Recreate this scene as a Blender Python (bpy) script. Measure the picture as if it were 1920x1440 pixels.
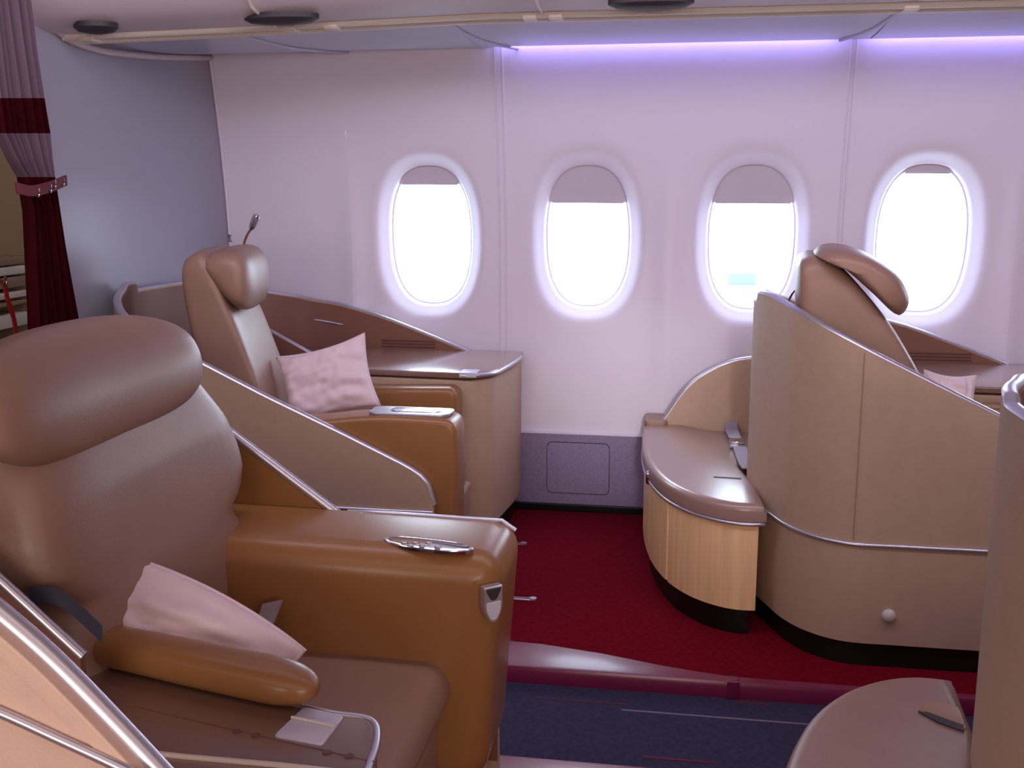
import bpy, bmesh, math, random
from mathutils import Vector, Matrix, noise
random.seed(4)
for o in list(bpy.data.objects): bpy.data.objects.remove(o)
S = bpy.context.scene
C = S.collection
R = math.radians
# ------------------------------------------------------------------ camera
CAM_Z, PITCH, YAW, FPX = 1.30, R(10.56), R(9.3), 2000.0
cd = bpy.data.cameras.new('camera'); cam = bpy.data.objects.new('camera', cd); C.objects.link(cam)
cam.location = (0, 0, CAM_Z); cam.rotation_euler = (R(90) - PITCH, 0, YAW)
cd.sensor_width = 36; cd.lens = 36 * FPX / 1920; cd.clip_start = .02; cd.clip_end = 500
S.camera = cam
S.view_settings.view_transform = 'Standard'; S.view_settings.look = 'None'
S.view_settings.exposure = 0.0; S.view_settings.gamma = 1; S.view_settings.use_curve_mapping = False
# ------------------------------------------------------------------ world
w = bpy.data.worlds.new('sky'); S.world = w; w.use_nodes = True
bg = w.node_tree.nodes['Background']
bg.inputs[0].default_value = (.74, .86, 1.0, 1); bg.inputs[1].default_value = 10.0
# ------------------------------------------------------------------ cabin lights
def area(name, loc, rot, sx, sy, power, col):
    l = bpy.data.lights.new(name, 'AREA'); l.shape = 'RECTANGLE'; l.size = sx; l.size_y = sy
    l.energy = power; l.color = col
    o = bpy.data.objects.new(name, l); C.objects.link(o); o.location = loc; o.rotation_euler = [R(a) for a in rot]
    return o
area('aisle_wash_light', (-.1, 2.0, 2.14), (58, 0, 0), 4.2, .35, 38, (.86, .80, .98))
area('cabin_ceiling_light', (-.4, .2, 2.17), (8, 0, 0), 4.2, .5, 6, (1.0, .80, .78))
area('starboard_window_light', (.2, -1.8, 1.30), (88, 0, 0), 4.6, .9, 66, (1.0, .86, .76))
sb = area('added_wall_beam', (.40, -1.85, 1.62), (79.3, 0, 5.8), .22, .35, .42, (1.0, .95, .96)); sb.data.spread = R(11)  # narrow lamp added to brighten the lower wall between the seats

fw = Vector((-math.sin(YAW) * math.cos(PITCH), math.cos(YAW) * math.cos(PITCH), -math.sin(PITCH)))
rt = Vector((math.cos(YAW), math.sin(YAW), 0))
up = rt.cross(fw)
def V(px, py, x=None, y=None, z=None):
    d = fw * FPX + rt * (px - 960) + up * (720 - py)
    t = x / d.x if x is not None else (y / d.y if y is not None else (z - CAM_Z) / d.z)
    return Vector((d.x * t, d.y * t, CAM_Z + d.z * t))
# ------------------------------------------------------------------ materials
def lin(c):
    return tuple((v / 255 / 12.92 if v / 255 <= .04045 else ((v / 255 + .055) / 1.055) ** 2.4) for v in c) + (1,)
def mat(name, col, rough=.5, metal=0, coat=0, bump=0, scale=200, var=0, vscale=6, sheen=0, emit=None, spec=.5, coat_rough=.15, streak=None):
    m = bpy.data.materials.new(name); m.use_nodes = True; nt = m.node_tree; b = nt.nodes['Principled BSDF']
    c = lin(col); b.inputs['Base Color'].default_value = c; b.inputs['Roughness'].default_value = rough
    b.inputs['Metallic'].default_value = metal; b.inputs['Coat Weight'].default_value = coat; b.inputs['Coat Roughness'].default_value = coat_rough
    b.inputs['Sheen Weight'].default_value = sheen; b.inputs['Specular IOR Level'].default_value = spec
    tc = nt.nodes.new('ShaderNodeTexCoord')
    if var:
        n = nt.nodes.new('ShaderNodeTexNoise'); n.inputs['Scale'].default_value = vscale; n.inputs['Detail'].default_value = 5
        src = tc.outputs['Object']
        if streak:
            mp = nt.nodes.new('ShaderNodeMapping'); mp.inputs['Scale'].default_value = streak
            nt.links.new(src, mp.inputs[0]); src = mp.outputs[0]
        nt.links.new(src, n.inputs['Vector'])
        r = nt.nodes.new('ShaderNodeMapRange'); r.inputs['From Min'].default_value = .3; r.inputs['From Max'].default_value = .7
        r.inputs['To Min'].default_value = 1 - var; r.inputs['To Max'].default_value = 1 + var
        nt.links.new(n.outputs[0], r.inputs[0])
        mx = nt.nodes.new('ShaderNodeVectorMath'); mx.operation = 'SCALE'; mx.inputs[0].default_value = c[:3]
        nt.links.new(r.outputs[0], mx.inputs['Scale']); nt.links.new(mx.outputs[0], b.inputs['Base Color'])
    if bump:
        n = nt.nodes.new('ShaderNodeTexNoise'); n.inputs['Scale'].default_value = scale; n.inputs['Detail'].default_value = 3
        nt.links.new(tc.outputs['Object'], n.inputs['Vector'])
        bp = nt.nodes.new('ShaderNodeBump'); bp.inputs['Strength'].default_value = bump; bp.inputs['Distance'].default_value = .002
        nt.links.new(n.outputs[0], bp.inputs['Height']); nt.links.new(bp.outputs[0], b.inputs['Normal'])
    if emit:
        b.inputs['Emission Color'].default_value = lin(emit[0]); b.inputs['Emission Strength'].default_value = emit[1]
    return m
M = dict(
    wall=mat('moulded wall plastic', (226, 218, 234), .42, bump=.05, scale=300),
    bulk=mat('grey bulkhead laminate', (162, 158, 172), .38, bump=.08, scale=200),
    dado=mat('purple grey dado carpet', (142, 128, 160), .9, bump=.5, scale=500, var=.12, vscale=120, sheen=.2),
    black=mat('black kick strip', (9, 8, 10), .45),
    ceil=mat('cream ceiling plastic', (206, 190, 196), .5),
    valance=mat('grey valance plastic', (182, 180, 198), .33, coat=.3),
    rail=mat('cream rail plastic', (222, 208, 196), .45),
    vent=mat('dark oval vent', (52, 42, 48), .6),
    red=mat('red carpet', (108, 6, 26), 1, bump=.5, scale=700, var=.22, vscale=60, spec=.08),
    nosing=mat('red plastic nosing', (118, 26, 66), .32, coat=.35),
    aisle=mat('slate aisle carpet', (60, 56, 80), 1, spec=.1, bump=.5, scale=700, var=.18, vscale=80),
    pale=mat('pale woven line', (120, 100, 125), .9),
    rdash=mat('red woven dash', (100, 30, 55), .9),
    leather=mat('taupe leather', (152, 118, 104), .42, bump=.18, scale=350, var=.04, vscale=9, coat=.12, coat_rough=.3),
    caramel=mat('caramel leather', (152, 104, 62), .34, bump=.12, scale=350, var=.04, vscale=7, coat=.2, coat_rough=.25),
    gloss=mat('glossy taupe leather', (158, 126, 118), .3, bump=.08, scale=350, coat=.8, coat_rough=.22),
    cream=mat('brightly lit shell fabric', (214, 182, 166), .55, bump=.2, scale=420, var=.03, vscale=30),  # shell fabric again, the light on the divider put into its base colour
    shell=mat('taupe shell fabric', (184, 155, 134), .62, bump=.25, scale=420, var=.03, vscale=30),
    inner=mat('brown inner lining', (128, 84, 70), .55, bump=.2, scale=420, var=.03, vscale=30),
    lacquer=mat('brown satin lacquer', (132, 98, 88), .2, coat=1, coat_rough=.16),
    silver=mat('brushed silver trim', (205, 202, 214), .32, metal=.8),
    steel=mat('polished steel', (210, 208, 215), .12, metal=1),
    wood=mat('pale beech veneer', (244, 202, 152), .4, var=.1, vscale=4, streak=(14, 14, .8), coat=.15),
    pillow=mat('off white pillow cotton', (238, 216, 224), .85, bump=.2, scale=300, sheen=.2),
    belt=mat('grey belt webbing', (160, 148, 158), .75, bump=.4, scale=500),
    strap=mat('dark blue webbing', (46, 42, 62), .7),
    plate=mat('white latch plastic', (205, 200, 222), .3, coat=.3),
    curt=mat('dark red curtain cloth', (50, 3, 9), 1, spec=.1, bump=.3, scale=400, var=.15, vscale=30),
    bind=mat('burgundy tieback', (100, 32, 46), .7),
    galley=mat('beige galley laminate', (150, 122, 98), .5),
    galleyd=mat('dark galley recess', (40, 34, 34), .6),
    redstrap=mat('bright red strap', (170, 25, 25), .6),
    greyin=mat('dark grey shell lining', (70, 68, 84), .5),
    knob=mat('white knob', (205, 195, 190), .35),
    led=mat('violet wash light', (180, 175, 255), .5, emit=((172, 165, 255), 16)),
    bulb=mat('small warm spotlight', (255, 220, 180), .5, emit=((255, 190, 130), 12)),
    apron=mat('concrete apron', (170, 172, 175), .9, var=.1, vscale=.4),
    vehicle=mat('blue green vehicle paint', (104, 146, 152), .5),
    tyre=mat('tyre rubber', (20, 20, 20), .8),
    chart=mat('faint placard ink', (104, 66, 56), .6),
)
def glassmat():
    m = bpy.data.materials.new('window acrylic'); m.use_nodes = True; nt = m.node_tree; nt.nodes.clear()
    o = nt.nodes.new('ShaderNodeOutputMaterial'); t = nt.nodes.new('ShaderNodeBsdfTransparent'); g = nt.nodes.new('ShaderNodeBsdfGlossy')
    g.inputs['Roughness'].default_value = .03; t.inputs[0].default_value = (.95, .97, 1, 1)
    x = nt.nodes.new('ShaderNodeMixShader'); x.inputs[0].default_value = .06
    nt.links.new(t.outputs[0], x.inputs[1]); nt.links.new(g.outputs[0], x.inputs[2]); nt.links.new(x.outputs[0], o.inputs[0])
    return m
M['glass'] = glassmat()
def translucent(name, col, tr, trans):
    m = bpy.data.materials.new(name); m.use_nodes = True; nt = m.node_tree; nt.nodes.clear()
    o = nt.nodes.new('ShaderNodeOutputMaterial'); d = nt.nodes.new('ShaderNodeBsdfDiffuse'); t = nt.nodes.new('ShaderNodeBsdfTranslucent'); p = nt.nodes.new('ShaderNodeBsdfTransparent')
    d.inputs[0].default_value = lin(col); t.inputs[0].default_value = lin(col)
    x = nt.nodes.new('ShaderNodeMixShader'); x.inputs[0].default_value = tr
    y = nt.nodes.new('ShaderNodeMixShader'); y.inputs[0].default_value = trans
    nt.links.new(d.outputs[0], x.inputs[1]); nt.links.new(t.outputs[0], x.inputs[2]); nt.links.new(x.outputs[0], y.inputs[1]); nt.links.new(p.outputs[0], y.inputs[2]); nt.links.new(y.outputs[0], o.inputs[0])
    return m
M['blind'] = translucent('window shade plastic', (205, 196, 210), .05, 0)
M['sheer'] = translucent('sheer lilac curtain gauze', (132, 108, 124), .3, .10)
# ------------------------------------------------------------------ object helpers
def empty(name, loc, label=None, cat=None, group=None, kind=None):
    o = bpy.data.objects.new(name, None); C.objects.link(o); o.location = loc; o.empty_display_size = .05
    return tag(o, label, cat, group, kind)
def tag(o, label=None, cat=None, group=None, kind=None):
    if label: o['label'] = label
    if cat: o['category'] = cat
    if group: o['group'] = group
    if kind: o['kind'] = kind
    return o
def put(name, verts, faces, m, parent=None, smooth=True, angle=40, label=None):
    me = bpy.data.meshes.new(name); me.from_pydata([tuple(v) for v in verts], [], faces); me.validate()
    bm = bmesh.new(); bm.from_mesh(me); bmesh.ops.remove_doubles(bm, verts=bm.verts, dist=1e-6)
    bmesh.ops.recalc_face_normals(bm, faces=bm.faces)
    if smooth:
        for f in bm.faces: f.smooth = True
        for e in bm.edges:
            if len(e.link_faces) == 2 and e.calc_face_angle(0) > R(angle): e.smooth = False
    o = None
    if parent is not None:   # mesh is written in world coordinates: bring it into the parent's frame
        off = Vector(parent.location); p = parent.parent
        while p is not None: off += Vector(p.location); p = p.parent
        bmesh.ops.translate(bm, verts=bm.verts, vec=-off)
    bm.to_mesh(me); bm.free(); me.materials.append(m)
    o = bpy.data.objects.new(name, me); C.objects.link(o)
    if parent is not None: o.parent = parent
    if label: o['label'] = label
    return o
def resample(pts, n, closed=True):
    pts = [Vector(p) for p in pts]; q = pts + ([pts[0]] if closed else [])
    L = [0]
    for a, b in zip(q, q[1:]): L.append(L[-1] + (b - a).length)
    out = []; k = 0
    for i in range(n):
        s = L[-1] * i / (n if closed else n - 1)
        while k < len(L) - 2 and L[k + 1] < s: k += 1
        t = (s - L[k]) / max(1e-9, L[k + 1] - L[k]); out.append(q[k].lerp(q[k + 1], min(1, t)))
    return out
def smoothpts(pts, closed=False, sub=6):     # Catmull-Rom
    pts = [Vector(p) for p in pts]; n = len(pts); out = []
    for i in range(n if closed else n - 1):
        g = (lambda k: pts[k % n]) if closed else (lambda k: pts[max(0, min(n - 1, k))])
        a, b, c, d = g(i - 1), g(i), g(i + 1), g(i + 2)
        for s in range(sub):
            t = s / sub
            out.append(.5 * ((2 * b) + (c - a) * t + (2 * a - 5 * b + 4 * c - d) * t * t + (3 * b - a - 3 * c + d) * t ** 3))
    if not closed: out.append(pts[-1])
    return out
def rounded(pts, rad, seg=6):                # polygon with rounded corners, 2D
    n = len(pts); out = []
    for i in range(n):
        r = rad[i] if isinstance(rad, (list, tuple)) else rad
        p, a, b = Vector(pts[i]), Vector(pts[i - 1]), Vector(pts[(i + 1) % n])
        if r <= 0: out.append(p); continue
        u = (a - p); v = (b - p); r = min(r, u.length * .48, v.length * .48); u.normalize(); v.normalize()
        A, B = p + u * r, p + v * r
        for k in range(seg + 1):
            t = k / seg; out.append(A * (1 - t) ** 2 + p * 2 * t * (1 - t) + B * t * t)
    return out
def inset(pts, d):
    n = len(pts); ar = sum(pts[i - 1].x * pts[i].y - pts[i].x * pts[i - 1].y for i in range(n)); s = 1 if ar > 0 else -1
    out = []
    for i in range(n):
        t = pts[(i + 1) % n] - pts[i - 1]
        if t.length < 1e-9: out.append(pts[i].copy()); continue
        t.normalize(); out.append(pts[i] + Vector((-t.y, t.x)) * d * s)
    if d < 1e-5: return out
    def dist(p):
        m = 1e9
        for i in range(n):
            a, b = pts[i - 1], pts[i]; ab = b - a; L = ab.length_squared
            t = max(0, min(1, (p - a).dot(ab) / L)) if L > 1e-14 else 0
            m = min(m, (a + ab * t - p).length)
        return m
    ok = [dist(p) > d * .97 for p in out]
    if all(ok) or not any(ok): return out
    st = ok.index(True); i = 0
    while i < n:                      # collapse every folded run onto its corner
        k = (st + i) % n
        if not ok[k]:
            j = i
            while not ok[(st + j) % n]: j += 1
            c = (out[(st + i - 1) % n] + out[(st + j) % n]) / 2
            for q in range(i, j): out[(st + q) % n] = c.copy()
            i = j
        else: i += 1
    return out
def loft(name, rings, m, parent=None, caps=True, closed_ring=True, angle=40, label=None):
    n = len(rings[0]); vs = [p for r in rings for p in r]; fs = []
    for i in range(len(rings) - 1):
        for j in range(n if closed_ring else n - 1):
            k = (j + 1) % n; fs.append((i * n + j, i * n + k, (i + 1) * n + k, (i + 1) * n + j))
    if caps: fs += [tuple(range(n))[::-1], tuple((len(rings) - 1) * n + j for j in range(n))]
    return put(name, vs, fs, m, parent, angle=angle, label=label)
def slab(name, outline, a, b, m, parent=None, r=.01, r2=None, axis='y', seg=5, angle=50, label=None, crown=0):
    """outline: 2D loop in the plane across 'axis', pushed from a to b along it, end edges rounded by r (at a) and r2 (at b)."""
    pts = [Vector(p) for p in outline]; r2 = r if r2 is None else r2
    st = []
    for k in range(seg + 1):
        t = R(90) * k / seg; st.append((a + (r * (1 - math.sin(t)) if b > a else -r * (1 - math.sin(t))), r * (1 - math.cos(R(90) - t)) if 0 else r * (1 - math.cos(t)) if 0 else r * (1 - math.sin(R(90) * k / seg))))
    st = []
    sg = 1 if b > a else -1
    for k in range(seg + 1):
        t = R(90) * k / seg; st.append((a + sg * r * (1 - math.cos(t)), r * (1 - math.sin(t))))
    for k in range(seg + 1):
        t = R(90) * k / seg; st.append((b - sg * r2 * (1 - math.sin(t)), r2 * (1 - math.cos(t))))
    rings = []
    def P(p, s):
        return (p.x, s, p.y) if axis == 'y' else ((s, p.x, p.y) if axis == 'x' else (p.x, p.y, s))
    for s, d in st:
        rings.append([P(p, s) for p in (inset(pts, d) if d > 1e-6 else pts)])
    if crown:      # soft domed ends: add an extra shrinking ring pair
        c = sum(pts, Vector((0, 0))) / len(pts)
        def shr(f, dd, s0, base): return [P(c + (q - c) * f, s0 + dd) for q in base]
        ea = inset(pts, r); eb = inset(pts, r2)
        rings = [shr(.1, -sg * crown, a, ea), shr(.4, -sg * crown * .85, a, ea), shr(.75, -sg * crown * .45, a, ea)] + rings + [shr(.75, sg * crown * .45, b, eb), shr(.4, sg * crown * .85, b, eb), shr(.1, sg * crown, b, eb)]
    return loft(name, rings, m, parent, angle=angle, label=label)
def puff(name, outline, y0, y1, m, parent=None, p=4, n=40, ns=22, skew=None, label=None, shrink=1.0, mod=None):
    """pad: closed 2D (x,z) outline swept in y from y0 to y1, shrinking at both ends as a superellipse."""
    pts = resample(smoothpts([Vector(q) for q in outline], True, 5), n)
    c = sum(pts, Vector((0, 0))) / n; rings = []
    for i in range(ns + 1):
        u = -math.cos(math.pi * i / ns); u *= .9995
        f = (1 - abs(u) ** p) ** (1 / p); f = 1 - (1 - f) * shrink
        y = (y0 + y1) / 2 + u * (y1 - y0) / 2; ring = []
        for q in pts:
            v = c + (q - c) * f
            x, z = v.x, v.y
            if skew: dx, dz = skew(u); x += dx; z += dz
            yy = y
            if mod: x, yy, z = mod(x, y, z, u)
            ring.append((x, yy, z))
        rings.append(ring)
    return loft(name, rings, m, parent, angle=60, label=label)
def tube(name, pts, r, m, parent=None, seg=8, flat=1.0, closed=False, label=None):
    """r may be a number or a list; flat scales it along z-ish."""
    pts = [Vector(p) for p in pts]; n = len(pts); rings = []
    for i, p in enumerate(pts):
        t = (pts[(i + 1) % n if closed else min(n - 1, i + 1)] - pts[i - 1 if (closed or i) else 0]).normalized()
        a = t.cross(Vector((0, 0, 1))); a = a.normalized() if a.length > .05 else Vector((0, 1, 0)).cross(t).normalized()
        b = t.cross(a).normalized(); rr = r[i] if isinstance(r, list) else r
        rings.append([p + a * math.cos(2 * math.pi * k / seg) * rr + b * math.sin(2 * math.pi * k / seg) * rr * flat for k in range(seg)])
    if closed: rings.append(rings[0])
    return loft(name, rings, m, parent, caps=not closed, angle=60, label=label)
def box(name, x0, x1, y0, y1, z0, z1, m, parent=None, r=.003, label=None):
    o = rounded([(x0, z0), (x1, z0), (x1, z1), (x0, z1)], r, 2)
    return slab(name, o, y0, y1, m, parent, r=min(r, abs(y1 - y0) * .4), seg=2, label=label)
def interp(t, tab):
    if t <= tab[0][0]: return tab[0][1]
    for (a, va), (b, vb) in zip(tab, tab[1:]):
        if t <= b: return va + (vb - va) * (t - a) / (b - a)
    return tab[-1][1]
def lineup(verts, m, name, parent): return tube(name, verts, .0012, m, parent, 5)
# ================================================================== structure
WY = 4.15; ZD = .322; ZT = 1.86
AX, BZ, WZ = .163, .272, 1.10
WX = [-1.640, -1.014, -.388, .238, .858, 1.484]     # first is blank
def wally(x, z):
    y = WY
    if z > 1.0: y -= .11 * ((z - 1.0) / .8) ** 1.7
    if z < .6: y += .01 * (.6 - z) / .3
    for xm in (-.075, -1.327, 1.17):
        y -= .016 * math.exp(-((x - xm) / .045) ** 2) * min(1, max(0, (1.5 - z) / .5))
    return y
wall = empty('wall_back', (0, WY, 0), kind='structure')
def plain(x0, x1, z0=ZD, z1=ZT):
    nx = max(2, int((x1 - x0) / .02)); nz = 40; vs = []; fs = []
    for i in range(nx + 1):
        for j in range(nz + 1):
            x = x0 + (x1 - x0) * i / nx; z = z0 + (z1 - z0) * j / nz; vs.append((x, wally(x, z), z))
    for i in range(nx):
        for j in range(nz):
            a = i * (nz + 1) + j; fs.append((a, a + 1, a + nz + 2, a + nz + 1))
    return put('wall_panel', vs, fs, M['wall'], wall)
def oval(th, a, b, n=2.5):
    c, s = math.cos(th), math.sin(th)
    return a * math.copysign(abs(c) ** (2 / n), c), b * math.copysign(abs(s) ** (2 / n), s)
def wincell(cx, x0, x1):
    per = []; N = 30
    for k in range(N): per.append((x0 + (x1 - x0) * k / N, ZD))
    for k in range(N * 2): per.append((x1, ZD + (ZT - ZD) * k / (2 * N)))
    for k in range(N): per.append((x1 - (x1 - x0) * k / N, ZT))
    for k in range(N * 2): per.append((x0, ZT - (ZT - ZD) * k / (2 * N)))
    n = len(per); rings = []
    def ov(px, pz, ga):
        th = math.atan2((pz - WZ) / (BZ + ga) , (px - cx) / (AX + ga)); dx, dz = (px - cx), (pz - WZ)
        nn = 2.5; k = ((abs(dx) / (AX + ga)) ** nn + (abs(dz) / (BZ + ga)) ** nn) ** (-1 / nn)
        return cx + dx * k, WZ + dz * k
    prof = [(0, .075), (.002, .048), (.006, .040), (.013, .035), (.021, .028), (.031, .019), (.041, .010), (.051, .0035), (.064, 0)]
    for g, d in prof:
        ring = []
        for p in per:
            x, z = ov(*p, g); ring.append((x, wally(x, z) + d, z))
        rings.append(ring)
    for k in range(1, 13):
        t = k / 12; ring = []
        for p in per:
            a = ov(*p, .062); x = a[0] + (p[0] - a[0]) * t; z = a[1] + (p[1] - a[1]) * t; ring.append((x, wally(x, z), z))
        rings.append(ring)
    return loft('wall_panel', rings, M['wall'], wall, caps=False, angle=70)
plain(-1.87, -1.327)
shade_bottom = [0, 1.305, 1.235, 1.235, 1.345, 1.2]
for i in range(1, 6):
    cx = WX[i]; x0 = [0, -1.327, -.7115, -.075, .553, 1.17][i]; x1 = [0, -.7115, -.075, .553, 1.17, 1.797][i]
    wincell(cx, x0, x1)
    wn = empty('window_%d' % i, (cx, WY + .04, WZ), kind='structure')
    def yy(z, d): return wally(cx, z) + d
    # pane
    ring = [oval(2 * math.pi * k / 64, AX + .01, BZ + .01) for k in range(64)]
    put('pane', [(cx + x, yy(WZ + z, .078), WZ + z) for x, z in ring], [tuple(range(64))], M['glass'], wn)
    # seal ring around the pane
    rs = []
    for g, d in ((.003, .062), (-.005, .062), (-.007, .068), (-.005, .074), (.003, .074)):
        rs.append([(cx + x, yy(WZ + z, d), WZ + z) for x, z in [oval(2 * math.pi * k / 64, AX + g, BZ + g) for k in range(64)]])
    loft('seal', rs, M['wall'], wn, caps=False)
    # shade
    zb = shade_bottom[i]; pts = []
    for k in range(97):
        x, z = oval(math.pi * k / 96, AX + .002, BZ + .002)
        if WZ + z >= zb: pts.append((x, z))
    pts = sorted(pts, key=lambda q: q[0]); loop = [(pts[0][0], zb - WZ)] + pts + [(pts[-1][0], zb - WZ)]
    n = len(loop)
    vs = [(cx + x, yy(WZ + z, .054), WZ + z) for x, z in loop] + [(cx + x, yy(WZ + z, .059), WZ + z) for x, z in loop]
    put('window_shade', vs, [tuple(range(n)), tuple(range(n, 2 * n))[::-1]] + [(k, (k + 1) % n, n + (k + 1) % n, n + k) for k in range(n)], M['blind'], wn, smooth=False)
    hw = abs(pts[0][0]) - .012
    box('shade_lip', cx - hw, cx + hw, yy(zb, .046), yy(zb, .058), zb - .004, zb + .006, M['blind'], wn, r=.003)
plain(1.797, 3.4)
# outer skin so that no daylight leaks behind the lining, with openings at the windows
def seam(x, name, w):
    zs = [ZD + (1.83 - ZD) * k / 40 for k in range(41)]
    o = empty(name, (x, WY, ZD), kind='structure')
    for s, ww in ((-w, .004), (w, .004)):
        rings = [[(x + s - ww, wally(x, z) + .002, z), (x + s - ww * .5, wally(x, z) - .004, z), (x + s + ww * .5, wally(x, z) - .004, z), (x + s + ww, wally(x, z) + .002, z)] for z in zs]
        loft('seam_strip', rings, M['wall'], o)
    rings = [[(x - w + .005, wally(x, z) + .003, z), (x - w + .005, wally(x, z) - .002, z), (x + w - .005, wally(x, z) - .002, z), (x + w - .005, wally(x, z) + .003, z)] for z in zs]
    loft('seam_filler', rings, M['wall'], o)
seam(-.715, 'trim_1', .014); seam(.557, 'trim_2', .009)
# dado
dado = empty('baseboard_back', (0, WY, 0), kind='structure')
box('dado_panel', -1.86, 3.4, WY - .004, WY + .05, .028, ZD - .002, M['dado'], dado)
box('ledge', -1.86, 3.4, WY - .010, WY + .05, ZD - .004, ZD + .004, M['wall'], dado)
box('kick_strip', -1.86, 3.4, WY - .014, WY + .02, 0, .030, M['black'], dado)
hl = rounded([(-.535, .075), (-.285, .075), (-.285, .285), (-.535, .285)], .025, 5)
slab('access_hatch', hl, WY - .0065, WY + .01, M['dado'], dado, r=.002)
tube('hatch_gap', [(p.x, WY - .0045, p.y) for p in hl], .0022, mat('dark gap', (62, 52, 66), .8), dado, 5, closed=True)
# bulkhead (left)
XB = -1.85
bw = empty('wall_left', (XB, 3.5, 0), kind='structure')
bo = rounded([(2.86, -.04), (4.20, -.04), (4.20, 1.95), (2.86, 1.95)], [.0, 0, 0, 0])
slab('bulkhead_panel', bo, XB - .04, XB, M['bulk'], bw, r=.01, axis='x')
tube('corner_trim', [(XB + .006, wally(XB, z) - .005, z) for z in [ZD + .03 * k for k in range(50)]], .007, M['wall'], bw)
# other walls, behind the camera and beyond the opening
def quadwall(name, x0, x1, y0, y1, z0, z1, m):
    o = box(name, x0, x1, y0, y1, z0, z1, m, r=.002); tag(o, kind='structure'); return o
quadwall('wall_front', -4.2, 3.45, -1.95, -1.9, -.05, 2.3, M['ceil'])
quadwall('wall_right', 3.40, 3.45, -1.9, 4.3, -.05, 2.3, M['ceil'])
quadwall('wall_left', -4.2, -4.15, -1.9, 4.3, -.05, 2.3, M['galley'])
quadwall('wall_back', -4.2, -1.86, 4.21, 4.26, -.05, 2.3, M['galley'])
# floor
fl = empty('floor', (0, 2, 0), kind='structure')
box('aisle_carpet', -4.2, 3.4, -1.9, 4.2, -.09, -.045, M['aisle'], fl, r=.001)
box('raised_carpet', -1.85, 3.4, 2.735, 4.2, -.045, 0, M['red'], fl, r=.002)
box('raised_carpet', -1.85, 3.4, -1.85, 2.215, -.045, 0, M['red'], fl, r=.002)
# plastic nosing with a swelling inner edge
def nosing(name, y, sgn, tab, zt=.003):
    n = 60; vs = []; fs = []
    for i in range(n + 1):
        x = -1.85 + (5.2) * i / n; wd = interp(x, tab)
        a = y; b = y + sgn * wd
        prof = [(a - sgn * .004, -.045), (a - sgn * .006, -.012), (a, zt - .002), (a + sgn * .008, zt), (b - sgn * .002, zt), (b, .0005)]
        vs += [(x, p, q) for p, q in prof]
    for i in range(n):
        for j in range(5): a = i * 6 + j; fs.append((a, a + 1, a + 7, a + 6))
    return put(name, vs, fs, M['nosing'], fl, angle=30)
nosing('step_nosing', 2.705, 1, [(-1.5, .05), (-.6, .16), (-.4, .155), (-.2, .115), (0, .055), (.15, .028), (.4, .026)])
nosing('step_nosing', 2.240, -1, [(-1.5, .05), (-.2, .09), (.6, .05)])
box('nosing_joint', .138, .170, 2.696, 2.735, -.044, .0055, M['nosing'], fl, r=.002)
def stripe(p0, p1, wd, m):
    a = V(*p0, z=-.044); b = V(*p1, z=-.044)
    ym = (a.y + b.y) / 2; box('woven_stripe', a.x, b.x, ym - wd / 2, ym + wd / 2, -.046, -.0435, m, fl, r=.0004)
stripe((1165, 1335), (1560, 1357), .007, M['pale'])
stripe((1372, 1315), (1440, 1320), .007, M['rdash']); stripe((1205, 1421), (1340, 1428), .009, M['rdash'])
stripe((1000, 1307), (1180, 1322), .004, M['rdash'])
def track(x0, x1, y, name, label):
    o = empty(name, ((x0 + x1) / 2, y, 0), label, 'floor track')
    box('channel', x0, x1, y - .010, y + .010, 0, .004, M['silver'], o, r=.001)
    box('groove', x0, x1 - .012, y - .003, y + .003, .0035, .0052, M['strap'], o, r=.0004)
    tube('end_cap', [(x1 - .006, y, .001), (x1 - .006, y, .007)], .012, M['silver'], o, 16)
track(-.74, -.448, 3.185, 'seat_track', 'metal seat track strip in the red carpet, the nearer one beside the caramel armrest')
track(-.652, -.558, 3.71, 'seat_track', 'metal seat track strip in the red carpet, the farther one under the window console')
# ------------------------------------------------------------------ ceiling and bin valance
ce = empty('ceiling', (0, 3, 1.85), kind='structure')
prow = {}  # per x: list of (y,z)
def crow(x):
    k = max(0, (-.6 - x) / 1.25)           # 0 .. 1 towards the bulkhead
    ry = 3.44 - .36 * k ** 2.2; rz = 1.812 - .084 * k ** 1.6
    wl = wally(x, 1.79); lip = (wl + .004) if x < -.73 else 3.99
    wz = 1.797 - .0 * k
    return ry, rz, lip, wz
def grid(name, fn, xs, m, angle=35):
    rows = [fn(x) for x in xs]; n = len(rows[0]); vs = [(x, p[0], p[1]) for x, r in zip(xs, rows) for p in r]; fs = []
    for i in range(len(xs) - 1):
        for j in range(n - 1): a = i * n + j; fs.append((a, a + 1, a + n + 1, a + n))
    return put(name, vs, fs, m, ce, angle=angle)
def valrow(x):
    ry, rz, lip, wz = crow(x); out = []
    k = max(0, min(1, (-.6 - x) / 1.25))
    for t in [j / 12 for j in range(13)]:
        y = lip + (ry + .03 - lip) * t; z = wz + (rz + .006 - wz) * t - (.006 + .010 * k) * math.sin(math.pi * t)
        out.append((y, z))
    return out[:]
def xs(a, b, st=.05):
    n = max(2, int((b - a) / st)); return [a + (b - a) * i / n for i in range(n + 1)]
vjoints = [-1.85, -1.24, -.55, 1.02, 2.0, 3.4]
vcuts = [-1.86, -1.42, -.77, .60, 1.8, 3.4]
for a, b in zip(vcuts, vcuts[1:]): grid('valance_panel', valrow, xs(a + .003, b - .003), M['valance'])
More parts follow.
